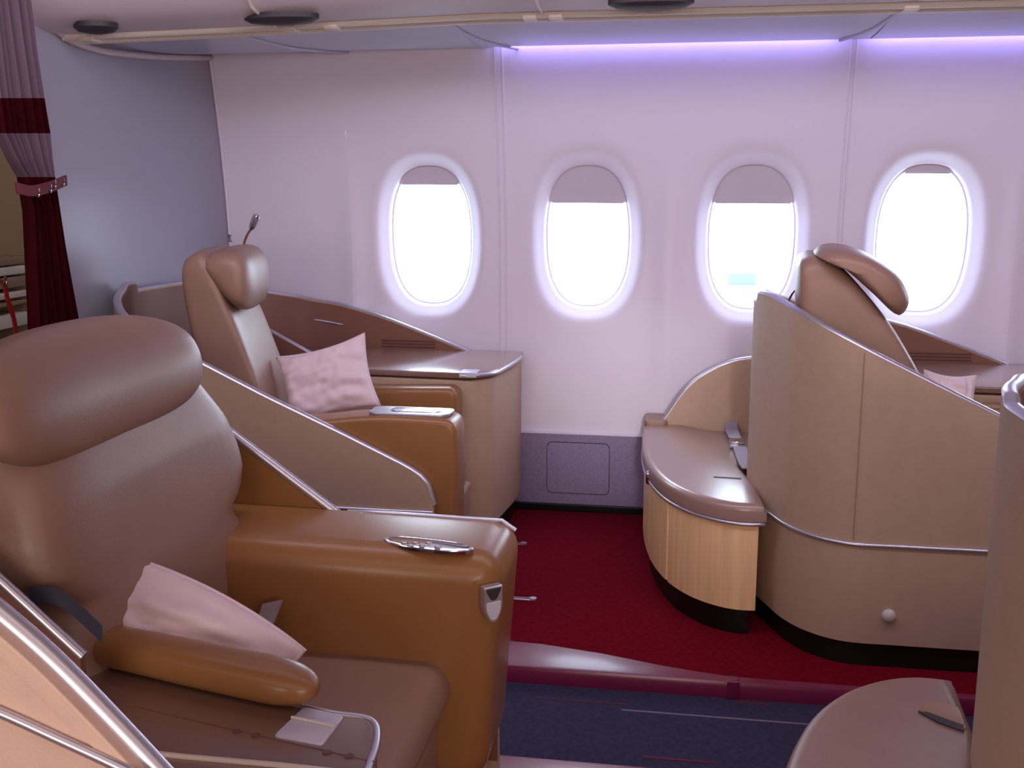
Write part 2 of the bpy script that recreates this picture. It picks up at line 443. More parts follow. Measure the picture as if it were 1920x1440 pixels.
# lip face and light trough behind it
grid('trough', lambda x: [(3.99, 1.797), (3.992, 1.802), (3.99, 1.835), (4.03, 1.875), (4.12, 1.878)], xs(-.73, 3.4), M['wall'])
for a, b in ((-.70, .50), (.60, 1.75)):
    box('wash_light', a, b, 4.004, 4.016, 1.824, 1.832, M['led'], ce, r=.001)
# curved joint mouldings across the valance
for c in vcuts[1:-1]:
    for s in (0,):
        pts = [(c + (.13 * (1 - t) ** 2 if c < 0 else -.10 * (1 - t) ** 2), *p) for t, p in [(j / 12, valrow(c)[j]) for j in range(13)]]
        tube('joint_strip', [(x, y, z - .002) for x, y, z in pts], .006, M['valance'], ce, 8)
tube('corner_moulding', smoothpts([V(*q, x=-1.842) for q in [(52, -40), (66, -5), (90, 38), (128, 73), (185, 94), (250, 103), (330, 108), (412, 108)]], sub=5), .011, M['ceil'], ce, 8)
# rail
def railpts(off_y, off_z, a=-1.85, b=3.4): return [(x, crow(x)[0] + off_y, crow(x)[1] + off_z) for x in xs(a, b)]
tube('rail', railpts(0, 0), .018, M['rail'], ce, 10, flat=.8)
tube('rail', railpts(-.045, .006), .018, M['rail'], ce, 10, flat=.8)
tube('rail_groove', railpts(-.022, .0), .006, mat('rail groove', (168, 154, 148), .6), ce, 6)
for x in (-1.79, -1.245, -1.12, -.50, -.42, .62, 1.0):
    ry, rz, _, _ = crow(x)
    box('rail_clip', x - .022, x + .022, ry - .062, ry + .014, rz - .013, rz + .004, M['rail'], ce, r=.004)
# panel above the rail
def uprow(x):
    ry, rz, _, _ = crow(x); return [(ry - .055, rz + .006), (ry - .14, rz + .012), (ry - .25, rz + .035), (ry - .32, rz + .10), (ry - .36, 2.22)]
ucuts = [-1.86, -1.28, -.46, 1.0, 2.2, 3.4]
for a, b in zip(ucuts, ucuts[1:]): grid('service_panel', uprow, xs(a + .003, b - .003), M['ceil'])
for c in ucuts[1:-1]:
    tube('panel_joint', [(c, y, z - .001) for y, z in uprow(c)[:4]], .006, M['rail'], ce, 6)
quad = box('upper_ceiling', -4.2, 3.4, -1.9, 3.14, 2.20, 2.24, M['ceil'], ce)
box('upper_ceiling', -4.2, -1.86, 2.9, 4.25, 2.20, 2.24, M['ceil'], ce)
box('outer_skin', -1.9, 3.4, 3.0, 4.16, 1.93, 1.96, M['ceil'], ce)
# dark oval vents
for px, py, rx in ((232, 40, .064), (560, 20, .118), (1222, 0, .125)):
    p = V(px, py, z=1.838 if px > 300 else 1.79); ring = []
    yv = crow(p.x)[0] - .165; zv = crow(p.x)[1] + .014
    rg = []
    for s, dz in ((1, .006), (1, -.008), (.82, -.018), (.35, -.024)):
        rg.append([(p.x + rx * s * math.cos(2 * math.pi * k / 40), yv + .052 * s * math.sin(2 * math.pi * k / 40), zv + dz) for k in range(40)])
    loft('oval_vent', rg, M['vent'], ce)
# little spotlight and clear clips
p = V(756, 81, y=3.93); rg = []
for s, dz in ((.020, .004), (.020, -.003), (.012, -.005)):
    rg.append([(p.x + s * math.cos(2 * math.pi * k / 24), p.y + s * math.sin(2 * math.pi * k / 24), p.z + dz) for k in range(24)])
loft('spotlight_bezel', rg, M['rail'], ce)
rg = [[(p.x + s * math.cos(2 * math.pi * k / 16), p.y + s * math.sin(2 * math.pi * k / 16), p.z - dz) for k in range(16)] for s, dz in ((.009, .004), (.008, .008), (.003, .010))]
loft('spotlight_bulb', rg, M['bulb'], ce)
for px, py in ((820, 76), (840, 80)):
    p = V(px, py, y=3.9); box('clip', p.x - .010, p.x + .010, p.y - .006, p.y + .006, p.z - .006, p.z + .008, M['steel'], ce, r=.002)
p = V(1322, 68, y=3.98); tube('lip_stud', [(p.x, p.y, p.z + .012), (p.x, p.y, p.z - .006)], [.012, .004], M['rail'], ce, 12)
# ================================================================== seats
def shell_path(X0, ya, yw, x_end, x_endw, mir=1):
    """plan of the U shaped shell: aisle side, back, far side. ya = aisle face y, yw = far face y."""
    s = 1 if yw > ya else -1
    pts = [(x_end, ya), (X0 + .9, ya), (X0 + .62, ya), (X0 + .40, ya), (X0 + .258, ya + s * .005), (X0 + .166, ya + s * .055), (X0 + .102, ya + s * .14), (X0 + .059, ya + s * .25), (X0 + .022, ya + s * .35), (X0 + .005, ya + s * .46),
           (X0 + .018, ya + s * .62), (X0 + .055, yw - s * .46), (X0 + .11, yw - s * .28), (X0 + .18, yw - s * .13), (X0 + .27, yw - s * .03), (X0 + .38, yw), (X0 + .55, yw), (x_endw, yw)]
    return pts
def shell(parent, X0, ya, yw, x_end, x_endw, ztab, zback, zfar, z0=.07, th=.022, msh=None, upper=None, seamx=None, knob=None, band=.352, bottom_base=True):
    s = 1 if yw > ya else -1
    pl = smoothpts([Vector((p[0], p[1])) for p in shell_path(X0, ya, yw, x_end, x_endw)], sub=8)
    n = len(pl)
    def top(i):
        p = pl[i]
        if abs(p.y - ya) < .62 and i < n / 2:
            za = interp(p.x - X0, ztab)
            t = min(1, max(0, (abs(p.y - ya) - .30) / .32)); return za * (1 - t) + zback * t
        f = abs(p.y - yw)
        if f < .5:
            zf = interp(p.x - X0, zfar); t = min(1, f / .5); return zf * (1 - t) + zback * t
        return zback
    tops = [top(i) for i in range(n)]
    nor = []
    for i in range(n):
        t = (pl[min(n - 1, i + 1)] - pl[max(0, i - 1)]).normalized(); nor.append(Vector((t.y, -t.x)) * s)    # points inwards
    def wallpiece(name, zlo, zhi, off, m, thk=th):
        rings = []
        for i in range(n):
            a = pl[i] + nor[i] * off; b = pl[i] + nor[i] * (off + thk); lo = zlo(i); hi = max(lo + .002, zhi(i))
            r = []
            for k in range(7): z = lo + (hi - lo) * k / 6; r.append((a.x, a.y, z))
            for k in range(7): z = hi - (hi - lo) * k / 6; r.append((b.x, b.y, z))
            rings.append(r)
        return loft(name, rings, m, parent, angle=40)
    wallpiece('upper_shell', lambda i: band, lambda i: tops[i], 0, M['shell'])
    wallpiece('lower_shell', lambda i: z0, lambda i: min(band - .004, tops[i]), -.002, M['shell'])
    wallpiece('inner_lining', lambda i: z0 + .05, lambda i: tops[i] - .004, th, M['inner'], .004)
    tube('edge_trim', [(pl[i].x + nor[i].x * th * .5, pl[i].y + nor[i].y * th * .5, tops[i] + .001) for i in range(n)], .0115, M['silver'], parent, 8, flat=.7)
    tube('band_trim', [(pl[i].x - nor[i].x * .002, pl[i].y - nor[i].y * .002, band - .002) for i in range(n)], .0065, M['silver'], parent, 8)
    if bottom_base: wallpiece('plinth', lambda i: 0, lambda i: z0 + .004, .012, M['black'])
    if seamx:
        tube('seam', [(seamx, ya - s * .0005, z) for z in (band + .01, .5, .65, interp(seamx - X0, ztab) - .008)], .0010, M['leather'], parent, 5)
    return pl, tops
ZA = [(0, 1.0), (.09, .962), (.2, .910), (.43, .797), (.63, .700), (.86, .597), (1.05, .508), (1.10, .475), (1.12, .44), (1.125, .40)]
ZF = [(0, .865), (.09, .865), (.27, .852), (.45, .826), (.62, .782), (.8, .716), (.975, .648), (1.1, .60), (1.2, .58)]
def pillow(name, c, ax_u, ax_v, W, H, T, label, seed=0, fold=.0, edge=.12):
    o = None; u_ = Vector(ax_u).normalized(); v_ = Vector(ax_v); v_ = (v_ - u_ * v_.dot(u_)).normalized(); n_ = u_.cross(v_)
    N = 36; c = Vector(c); vs = []; fs = []
    for side in (1, -1):
        for i in range(N + 1):
            for j in range(N + 1):
                u = -1 + 2 * i / N; v = -1 + 2 * j / N
                x = u * W / 2 * (1 - .10 * (1 - v * v) * abs(u) ** 3); y = v * H / 2 * (1 - edge * (1 - u * u) * abs(v) ** 3)
                k = max(0, (1 - u * u) * (1 - v * v)); t = T / 2 * k ** .42
                wr = noise.noise(Vector((u * 1.6 + seed, v * 4.2, side * 3))) * .020 + noise.noise(Vector((u * 6 + seed, v * 4, 2 + side))) * .008
                t += wr * k ** .3
                p = c + u_ * x + v_ * y + n_ * (side * t + fold * u * u)
                vs.append(p)
    M1 = (N + 1) ** 2
    for s in (0, 1):
        for i in range(N):
            for j in range(N): a = s * M1 + i * (N + 1) + j; fs.append((a, a + 1, a + N + 2, a + N + 1))
    e = empty(name, c, label, 'pillow'); put('pillow_case', vs, fs, M['pillow'], e, angle=80)
    rim = [c + u_ * (su * W / 2 * (1 - .10 * (1 - sv * sv) * abs(su) ** 3)) + v_ * (sv * H / 2 * (1 - edge * (1 - su * su) * abs(sv) ** 3)) + n_ * fold * su * su for su, sv in
            [(-1 + t / 8, -1) for t in range(16)] + [(1, -1 + t / 8) for t in range(16)] + [(1 - t / 8, 1) for t in range(16)] + [(-1, 1 - t / 8) for t in range(16)]]
    tube('piping', rim, .0028, M['pillow'], e, 6, closed=True)
    return e
def window_suite(X0, label, full):
    t = empty('airline_seat', (X0 + .6, 3.4, 0), label, 'seat', 'first class suites by the windows')
    ya = 2.855
    shell(t, X0, ya, 4.125, X0 + 1.125, X0 + 1.10, ZA, .955, ZF, band=.382 if full else .352, seamx=X0 + .262)
    # backrest: leaning pad
    if full:
        fr = [(320, 500), (332, 480), (360, 470), (385, 510), (405, 560), (428, 610), (452, 670), (474, 730), (492, 800)]; sk = -.035
        hd = [(350, 494), (368, 474), (402, 466), (432, 474), (448, 505), (452, 545), (446, 578), (434, 586), (415, 578), (384, 545)]; yh = 3.08
    else:
        fr = [(1505, 505), (1513, 488), (1545, 480), (1590, 505), (1638, 556), (1682, 612), (1714, 664), (1742, 718), (1766, 790)]; sk = .014
        hd = [(1534, 478), (1556, 463), (1600, 466), (1650, 486), (1690, 515), (1710, 548), (1713, 572), (1700, 592), (1682, 588), (1640, 548), (1590, 505), (1550, 488)]; yh = 3.10
    P = [V(*q, y=3.08) for q in fr]; x0, z0 = P[0].x, P[0].z; xl, zl = P[-1].x, P[-1].z
    bk = [(p.x, p.z) for p in P] + [(xl + .03, .50), (xl, .42), (xl - .14, .46), (x0 + .10, .62), (x0 + .035, .80), (x0 + .005, .95)]
    puff('backrest', bk, 3.06, 3.46, M['leather'], t, p=9, n=64, ns=26, shrink=.7, skew=lambda u: (sk * u, 0))
    hq = [V(*q, y=yh) for q in hd]
    puff('headrest', [(p.x, p.z) for p in hq], 3.05 if full else 3.02, 3.45 if full else 3.40, M['leather'], t, p=4, n=44, ns=26, skew=lambda u: (sk * 1.2 * u, 0))
    # cushion and leg rest
    cu = rounded([(X0 + .42, .30), (X0 + 1.06, .30), (X0 + 1.10, .36), (X0 + 1.08, .44), (X0 + .42, .42)], .04)
    slab('seat_cushion', cu, 3.05, 3.50, M['leather'], t, r=.03)
    lr = rounded([(X0 + 1.02, .08), (X0 + 1.10, .08), (X0 + 1.11, .30), (X0 + 1.02, .30)], .02)
    slab('leg_rest', lr, 3.06, 3.49, M['leather'], t, r=.02)
    # aisle side arm
    ar = rounded([(X0 + .25, .10), (X0 + 1.18, .10), (X0 + 1.187, .645), (X0 + .95, .652), (X0 + .70, .618), (X0 + .25, .618)], [.02, .03, .045, .1, .1, .03])
    slab('armrest', ar, 2.885, 3.04, M['caramel'], t, r=.018, r2=.04)
    pl = rounded([(X0 + .92, 2.90), (X0 + 1.155, 2.90), (X0 + 1.165, 3.0), (X0 + .92, 3.0)], .03)
    slab('arm_tray', pl, .646, .656, M['silver'], t, r=.003, axis='z')
    sl = rounded([(X0 + .98, 2.925), (X0 + 1.13, 2.925), (X0 + 1.13, 2.98), (X0 + .98, 2.98)], .027)
    slab('tray_recess', sl, .653, .6585, M['steel'], t, r=.002, axis='z')
    # window side arm + slanted inner panel
    ar = rounded([(X0 + .45, .10), (X0 + 1.05, .10), (X0 + 1.055, .618), (X0 + .45, .60)], [.02, .02, .04, .02])
    slab('armrest', ar, 3.50, 3.60, M['caramel'], t, r=.02)
    ip = [(X0 + .20, .30), (X0 + .80, .30), (X0 + .80, .54), (X0 + .30, .80), (X0 + .20, .83)]
    slab('inner_panel', ip, 3.625, 3.65, M['inner'], t, r=.003)
    tube('panel_trim', [(X0 + .20, 3.637, .832), (X0 + .30, 3.637, .800), (X0 + .80, 3.637, .54)], .009, M['silver'], t, 8)
    # console along the wall
    cp = rounded([(X0 + .12, 3.66), (X0 + 1.09, 3.60), (X0 + 1.155, 3.66), (X0 + 1.185, 3.95), (X0 + 1.185, 4.11), (X0 + .12, 4.11)], [.02, .04, .09, .1, .01, .01])
    slab('console', cp, .085, .628, M['shell'], t, r=.01, axis='z')
    ct = rounded([(X0 + .12, 3.652), (X0 + 1.09, 3.592), (X0 + 1.16, 3.655), (X0 + 1.193, 3.95), (X0 + 1.193, 4.113), (X0 + .12, 4.113)], [.02, .04, .09, .1, .01, .01])
    top = slab('console_top', ct, .634, .655, M['lacquer'], t, r=.004, axis='z')
    tube('console_trim', [(p.x, p.y, .645) for p in inset(ct, -.002) if p.x > X0 + .5 and p.y < 4.10], .0085, M['silver'], t, 8)
    slab('plinth', rounded([(X0 + .14, 3.68), (X0 + 1.06, 3.64), (X0 + 1.13, 3.70), (X0 + 1.16, 3.96), (X0 + 1.16, 4.10), (X0 + .14, 4.10)], .03), 0, .085, M['black'], t, r=.002, axis='z')
    slab('latch_plate', rounded([(X0 + 1.045, 3.585), (X0 + 1.105, 3.587), (X0 + 1.105, 3.66), (X0 + 1.045, 3.66)], .004), .640, .658, M['plate'], t, r=.002, axis='z')
    # slot and faint placard on the far panel
    a = [(X0 + .27, 4.098, .775), (X0 + .37, 4.098, .762), (X0 + .46, 4.098, .748)]
    tube('silver_slot', a, [.003, .0055, .005], M['silver'], t, 8)
    for k in range(3):
        box('placard_line', X0 + .62, X0 + .84, 4.093, 4.0985, .690 - .012 * k - .0025, .690 - .012 * k + .0015, M['chart'], t, r=.001)
    # reading lamp on a gooseneck
    lx = X0 + .268
    st = smoothpts([(lx - .02, 3.67, .70), (lx - .035, 3.67, .95), (lx - .032, 3.67, 1.07), (lx - .018, 3.665, 1.115), (lx + .004, 3.66, 1.145)], sub=5)
    if full:
        tube('lamp_stem', st, .0045, M['inner'], t, 8)
        d = Vector((.5, -.1, .85)).normalized(); b = Vector(st[-1])
        tube('lamp_head', [b - d * .004, b, b + d * .015, b + d * .045, b + d * .058, b + d * .06], [.004, .008, .0125, .014, .011, .004], M['steel'], t, 12)
    else:
        arc = smoothpts([(X0 + .13, 3.60, .86), (X0 + .135, 3.60, .93), (X0 + .155, 3.58, .965), (X0 + .20, 3.56, .96)], sub=5)
        tube('lamp_stem', arc, .004, M['steel'], t, 8)
    return t
A = window_suite(-1.82, 'taupe leather first class window seat by the grey bulkhead, reading lamp above it', True)
Cc = window_suite(.20, 'window seat seen from behind over its curved taupe shell, right of the beech ottoman', False)
for f, nm in ((1, ''),):
    # white knob and groove on the right suite's lower shell
    tube('knob', [(.566, 2.862, .155), (.566, 2.846, .155), (.566, 2.838, .155)], [.0185, .0185, .013], M['knob'], Cc, 20)
    box('service_slot', .50, .64, 2.853, 2.8545, .176, .1775, M['inner'], Cc, r=.0005)
# ------------------------------------------------------------------ centre seat (big, left foreground)
B = empty('airline_seat', (-.7, 1.65, 0), 'large taupe leather seat in the left foreground with a broad oval headrest and caramel armrests', 'seat')
XS = -1.50
shell(B, XS, 2.035, .93, XS + 1.14, XS + .55, [(0, 1.0), (.10, .98), (.35, .88), (.60, .68), (.84, .50), (1.0, .46), (1.12, .42), (1.14, .38)], .98, [(0, .97), (.5, .93)], bottom_base=False)
slab('slant_panel', [(-1.30, .55), (-.64, .55), (-.655, .618), (-.90, .797), (-1.2, .99), (-1.30, 1.0)], 1.985, 2.008, M['caramel'], B, r=.002)
tube('slant_trim', [(-.650, 1.99, .622), (-.90, 1.99, .803), (-1.2, 1.99, 1.00)], .010, M['silver'], B, 8)
# backrest with side bolsters and a waist notch
def backB():
    n = 34; rings = []; zs = [.40 + (.60) * i / 40 for i in range(41)]
    for z in zs:
        xf = interp(z, [(.40, -.80), (.55, -.822), (.70, -.835), (.85, -.865), (1.0, -.92)])
        hw = .068 + interp(z, [(.40, .245), (.55, .240), (.655, .222), (.685, .205), (.70, .206), (.72, .240), (.76, .262), (.80, .262), (.87, .245), (.93, .215), (.98, .18), (1.0, .15)])
        e = min(1, max(0, (z - .40) / .03), max(0.0, (1.0 - z) / .03)) ** .5
        hw *= .85 + .15 * e; th = .11 * (.5 + .5 * e); ring = []
        for k in range(n):
            a = 2 * math.pi * k / n; c, s = math.cos(a), math.sin(a)
            y = 1.612 + hw * math.copysign(abs(s) ** .55, s); xx = math.copysign(abs(c) ** .62, c) * th
            x = xf - th + xx
            if xx > 0: x += .018 * (abs((y - 1.60) / .25) ** 3)        # bolsters lift towards the sides
            x -= .006 * math.exp(-((y - 1.45) / .06) ** 2 - ((z - .52) / .06) ** 2)
            ring.append((x, y, z))
        rings.append(ring)
    return loft('backrest', rings, M['leather'], B, angle=70)
backB()
hb = [(-1.06, 1.03), (-1.03, 1.085), (-.975, 1.10), (-.925, 1.08), (-.893, 1.03), (-.880, .975), (-.885, .925), (-.92, .905), (-.97, .92), (-1.03, .96)]
hb = [(a, b - .012) for a, b in hb]
puff('headrest', hb, 1.245, 1.875, M['leather'], B, p=2.6, n=48, ns=34, skew=lambda u: (.035 * u * u, -.004), label='broad oval headrest')
# far arm
ar = rounded([(-1.15, .19), (-.345, .19), (-.308, .650), (-.60, .656), (-1.15, .664)], [.06, .07, .062, .3, .06], 10)
slab('armrest', ar, 1.990, 1.765, M['caramel'], B, r=.012, r2=.055, seg=8, label='wide caramel leather armrest')
ft = rounded([(-.80, -.0), (-.375, -.0), (-.365, .23), (-.80, .23)], .01); slab('arm_foot', ft, 1.785, 1.96, M['caramel'], B, r=.01)
oc = V(803, 1019, z=.655)
og = []
for s, dz in ((1, -.004), (1, .0018), (.95, .003), (.88, .001), (.60, -.0005), (.3, -.0005)):
    og.append([(oc.x + .088 * s * math.cos(2 * math.pi * k / 40), oc.y - .004 + .030 * s * math.sin(2 * math.pi * k / 40) - .18 * .088 * s * math.cos(2 * math.pi * k / 40), .6535 + dz) for k in range(40)])
tr = loft('arm_tray', og, M['steel'], B)
for k, (dx, dy) in enumerate(((-.045, .004), (-.025, .008), (-.03, -.008), (0, .010), (.02, -.006), (-.01, -.002))):
    box('tray_button', oc.x + dx - .006, oc.x + dx + .006, oc.y + dy - .008, oc.y + dy, .6515, .656, M['steel'], tr, r=.002)
tube('arm_piping', [(-.66, 1.984, .653), (-.60, 1.985, .654), (-.345, 1.985, .650), (-.318, 1.984, .632)], .005, M['silver'], B, 6)
# silver pocket handle let into the rounded front corner
def shield(name, w, top, bot, off, th, m, cc):
    n_ = Vector((.62, -.78, 0)).normalized(); u_ = Vector((n_.y, -n_.x, 0)) * -1
    o2 = rounded([(-w, top), (w, top), (w, bot + w * 1.2), (w * .35, bot), (-w * .35, bot), (-w, bot + w * 1.2)], [.003, .003, .02, .01, .01, .02], 6)
    r = [[cc + u_ * q.x + Vector((0, 0, q.y)) + n_ * d for q in (inset(o2, i) if i else o2)] for i, d in ((0, off - .012), (0, off + th - .0015), (.0015, off + th))]
    loft(name, r, m, B)
pc = V(916, 1125, y=1.775)
shield('pocket_rim', .0185, .032, -.036, .016, .004, M['silver'], pc)
shield('pocket_shade', .0155, .029, .006, .018, .0030, M['vent'], pc)
shield('pocket_cup', .0150, .004, -.031, .018, .0032, M['plate'], pc)
# cushion and leg rest
cu = rounded([(-.86, .33), (-.45, .325), (-.395, .385), (-.42, .448), (-.60, .452), (-.86, .445)], [.03, .05, .06, .06, .1, .03])
slab('seat_cushion', cu, 1.30, 1.80, M['leather'], B, r=.035, seg=7)
lr = rounded([(-.53, .04), (-.43, .04), (-.425, .345), (-.53, .345)], .03)
slab('leg_rest', lr, 1.32, 1.775, M['leather'], B, r=.03)
# near arm: a slim rounded bar
aS = V(-40, 1158, z=.622); aE = V(597, 1292, z=.622)
rings = []
for i in range(41):
    t = i / 40; t = 1 - (1 - t) ** 1.8 if i else 0
    x = aS.x + (aE.x - aS.x) * t; e = max(.04, (1 - max(0, (t - .86) / .14) ** 2.4) ** (1 / 2.4)) if t < 1 else .04
    gr = .82 + .18 * min(1, t / .7); ry = .042 * e * gr; rz = .028 * e * gr
    cy = aS.y + (aE.y - aS.y) * t; rings.append([(x, cy + ry * math.copysign(abs(math.cos(a)) ** .85, math.cos(a)), .622 + rz * math.copysign(abs(math.sin(a)) ** .85, math.sin(a))) for a in [2 * math.pi * k / 28 for k in range(28)]])
loft('armrest', rings, M['caramel'], B, angle=60, label='slim rounded inner armrest')
# centre console with rim, seams, latch plate
ZC = .594
q1, q2, q3 = V(160, 1232, z=ZC), V(560, 1322, z=ZC), V(650, 1338, z=ZC); q4, q5 = V(712, 1378, z=ZC), V(704, 1445, z=ZC)
cp = rounded([(-1.2, 1.00), (q5.x + .004, 1.00), (q4.x, q4.y - .01), (q4.x - .02, q3.y - .002), (q3.x - .02, q3.y), (q2.x, q2.y), (q1.x, q1.y), (-1.2, q1.y + .02)], [.02, .02, .03, .03, .03, .1, .1, .02], 8)
slab('console', cp, .10, ZC - .022, M['lacquer'], B, r=.01, axis='z')
slab('console_top', inset(cp, .004), ZC - .02, ZC, M['lacquer'], B, r=.003, axis='z')
tube('console_trim', [(p.x, p.y, ZC - .004) for p in cp if p.x > -1.1 and p.y > 1.01], .006, M['silver'], B, 8)
tube('tray_line', [V(150, 1398, z=ZC + .001), V(350, 1420, z=ZC + .001), V(530, 1436, z=ZC + .001), V(700, 1455, z=ZC + .001)], .004, M['rail'], B, 6)
lp = [V(513, 1378, z=ZC + .003), V(570, 1324, z=ZC + .003), V(645, 1341, z=ZC + .003), V(604, 1395, z=ZC + .003)]
slab('latch_plate', rounded([(p.x, p.y) for p in lp], .006, 3), ZC - .006, ZC + .003, M['plate'], B, r=.0015, axis='z')
m1 = (lp[0] * .42 + lp[1] * .58); m2 = (lp[3] * .42 + lp[2] * .58); tube('plate_ridge', [m1 + Vector((0, 0, .001)), m2 + Vector((0, 0, .001))], .0025, M['rail'], B, 6)
for px, py in ((445, 1372), (480, 1380), (613, 1411), (655, 1418)):
    p = V(px, py, z=ZC); tube('stud', [(p.x, p.y, ZC - .002), (p.x, p.y, ZC + .0012)], .006, M['chart'], B, 12)
tube('console_seam', [V(250, 1325, z=ZC), V(440, 1370, z=ZC), V(700, 1428, z=ZC)], .001, M['chart'], B, 5)
# near slanted panel with silver edge
YN = 1.235
e0 = V(-60, 1030, y=YN); e1 = V(160, 1232, y=YN)
lo = Vector((0, 0, -.05))
P4 = [e0, e1, e1 + lo, Vector((e0.x, YN, e1.z - .05))]
put('slant_panel', P4 + [q + Vector((0, -.012, 0)) for q in P4], [(0, 1, 2, 3), (7, 6, 5, 4), (0, 4, 5, 1), (1, 5, 6, 2), (2, 6, 7, 3), (3, 7, 4, 0)], M['inner'], B, smooth=False)
tube('slant_trim', [e0 + Vector((0, -.005, .003)), e1 + Vector((0, -.005, .003))], .008, M['silver'], B, 8)
# belt webbing
s0 = [V(55, 1118, y=1.27), V(110, 1120, y=1.27), V(150, 1150, y=1.27), V(192, 1190, y=1.27)]
def ribbon(name, pts, wv, m, parent, th=.002):
    pts = smoothpts(pts, sub=6); wv = Vector(wv); n = len(pts); vs = []; fs = []; rings = []
    for i, p in enumerate(pts):
        t = (pts[min(n - 1, i + 1)] - pts[max(0, i - 1)]).normalized(); nn = t.cross(wv).normalized() * th
        rings.append([p - wv / 2 - nn, p + wv / 2 - nn, p + wv / 2 + nn, p - wv / 2 + nn])
    return loft(name, rings, m, parent, angle=50)
ribbon('shoulder_belt', s0, (-.004, .01, .022), M['strap'], B, .003)
ribbon('lap_belt', [V(512, 1128, y=1.735), V(498, 1165, y=1.725), V(480, 1200, y=1.71), V(462, 1238, y=1.70)], (.036, 0, .010), M['belt'], B, .004)
pu = V(525, 1282, y=1.40) - V(195, 1112, y=1.46)
pillow('pillow', V(330, 1218, y=1.45), pu, (-.08, .50, .86), pu.length * 1.16, .17, .11, 'crumpled off-white pillow lying on the large foreground seat', 1, edge=-.22)
pillow('pillow', (-1.150, 3.30, .665), (.93, .1, .26), (-.16, .3, .93), .31, .25, .11, 'off-white pillow with one corner up on the left window seat', 5, .01)
pillow('pillow', V(1778, 768, y=3.22), (.95, .1, -.1), (.1, .35, .93), .15, .22, .08, 'off-white pillow barely showing above the right curved shell', 9)
# ------------------------------------------------------------------ neighbouring centre seat's divider, bottom left corner
D = empty('seat_divider', (-.6, .8, 0), 'seat divider in brightly lit shell fabric with a thick silver edge in the bottom left corner', 'divider')
ed = [V(-160, 1022, y=.72), V(0, 1150, y=.72), V(100, 1238, y=.72), V(205, 1345, y=.72), V(308, 1455, y=.72), V(380, 1535, y=.72), V(430, 1600, y=.72)]
es = smoothpts(ed, sub=6)
ol = [(p.x, p.z) for p in es]; ol += [(es[-1].x + .01, .08), (es[0].x - .1, .08), (es[0].x - .1, es[0].z)]
slab('divider_panel', ol, .70, .725, M['cream'], D, r=.002)  # panel takes the lightened copy of the shell fabric
tube('edge_trim', es, .0095, M['silver'], D, 10)
l2 = smoothpts([V(-160, 1270, y=.698), V(0, 1335, y=.698), V(110, 1385, y=.698), V(232, 1442, y=.698), V(380, 1520, y=.698)], sub=5)
tube('lower_trim', l2, .0045, M['silver'], D, 8)
# ------------------------------------------------------------------ right foreground suite
H = empty('airline_seat', (1.0, 1.5, 0), 'tall curved taupe seat shell with a silver rim at the right edge of the picture', 'seat')
XH = .452
pl, tp = shell(H, XH, 2.03, .93, XH + 1.14, XH + 1.0, [(0, 1.0), (.10, .98), (.35, .86), (.60, .74), (.84, .62), (1.12, .42)], .985, [(0, .97), (.5, .93), (1.0, .7)])
puff('backrest', [(XH + .12 + x, z) for x, z in [(.055, .90), (.09, .95), (.17, .96), (.25, .90), (.37, .80), (.425, .70), (.45, .58), (.45, .46), (.36, .42), (.20, .50), (.11, .68)]], 1.35, 1.85, M['leather'], H, p=9, n=48)
slab('seat_cushion', rounded([(XH + .42, .30), (XH + 1.06, .30), (XH + 1.08, .44), (XH + .42, .42)], .04), 1.40, 1.82, M['leather'], H, r=.03)
# ------------------------------------------------------------------ ottomans
def ottoman(X0, ya, yw, label, belt):
    """D shaped foot stool fixed behind a shell. X0 = shell back plane, ya = aisle end, yw = far end."""
    s = 1 if yw > ya else -1
    t = empty('ottoman', (X0 - .15, (ya + yw) / 2, 0), label, 'ottoman')
    crv = [(X0 + .045, ya + s * .015), (X0 - .03, ya + s * .012), (X0 - .10, ya + s * .04), (X0 - .17, ya + s * .10), (X0 - .235, ya + s * .20), (X0 - .285, ya + s * .34), (X0 - .318, ya + s * .50), (X0 - .338, ya + s * .70), (X0 - .345, ya + s * .90)]
    L = abs(yw - ya)
    crv = [c for c in crv if abs(c[1] - ya) < L - .05] + [(X0 - .345, yw - s * .01)]
    c2 = smoothpts([Vector(c) for c in crv], sub=6)
    back = [Vector((X0 + .05, yw - s * .01))] if False else [Vector((X0 + .16, yw - s * .01)), Vector((X0 + .07, yw - s * .34)), Vector((X0 + .005, ya + s * .62)), Vector((X0 - .008, ya + s * .44)), Vector((X0 + .03, ya + s * .22))]
    loop = c2 + back
    cush = slab('cushion', loop, .350, .405, M['gloss'] if belt else M['leather'], t, r=.004, r2=.022, axis='z', seg=6, angle=60)
    body = inset(loop, .012)
    slab('body', inset(loop, .02), .08, .34, M['wood'], t, r=.002, axis='z')
    slab('plinth', inset(loop, .03), 0, .085, M['black'], t, r=.002, axis='z')
    tube('band_trim', [(p.x, p.y, .345) for p in inset(loop, .004)[:len(c2)]], .006, M['silver'], t, 8)
    # two veneer doors following the curve
    pb = inset(loop, .010)[:len(c2)]; pin = inset(loop, .021)[:len(c2)]
    L2 = len(c2); cut = int(L2 * .47)
    for a, b in ((0, cut), (cut, L2 - 1)):
        rings = []
        for i in range(a, b + 1):
            p, qn = pb[i].copy(), pin[i]
            if i == a and a: p = pb[a].lerp(pb[a + 1], .35)
            if i == b: p = pb[b].lerp(pb[b - 1], .35)
            rings.append([(p.x, p.y, .082), (p.x, p.y, .338), (qn.x, qn.y, .338), (qn.x, qn.y, .082)])
        loft('veneer_door', rings, M['wood'], t, angle=30)
    return t, loop
G, _ = ottoman(.20, 2.985, 4.135, 'beech fronted ottoman with glossy taupe cushion, against the right curved shell', True)
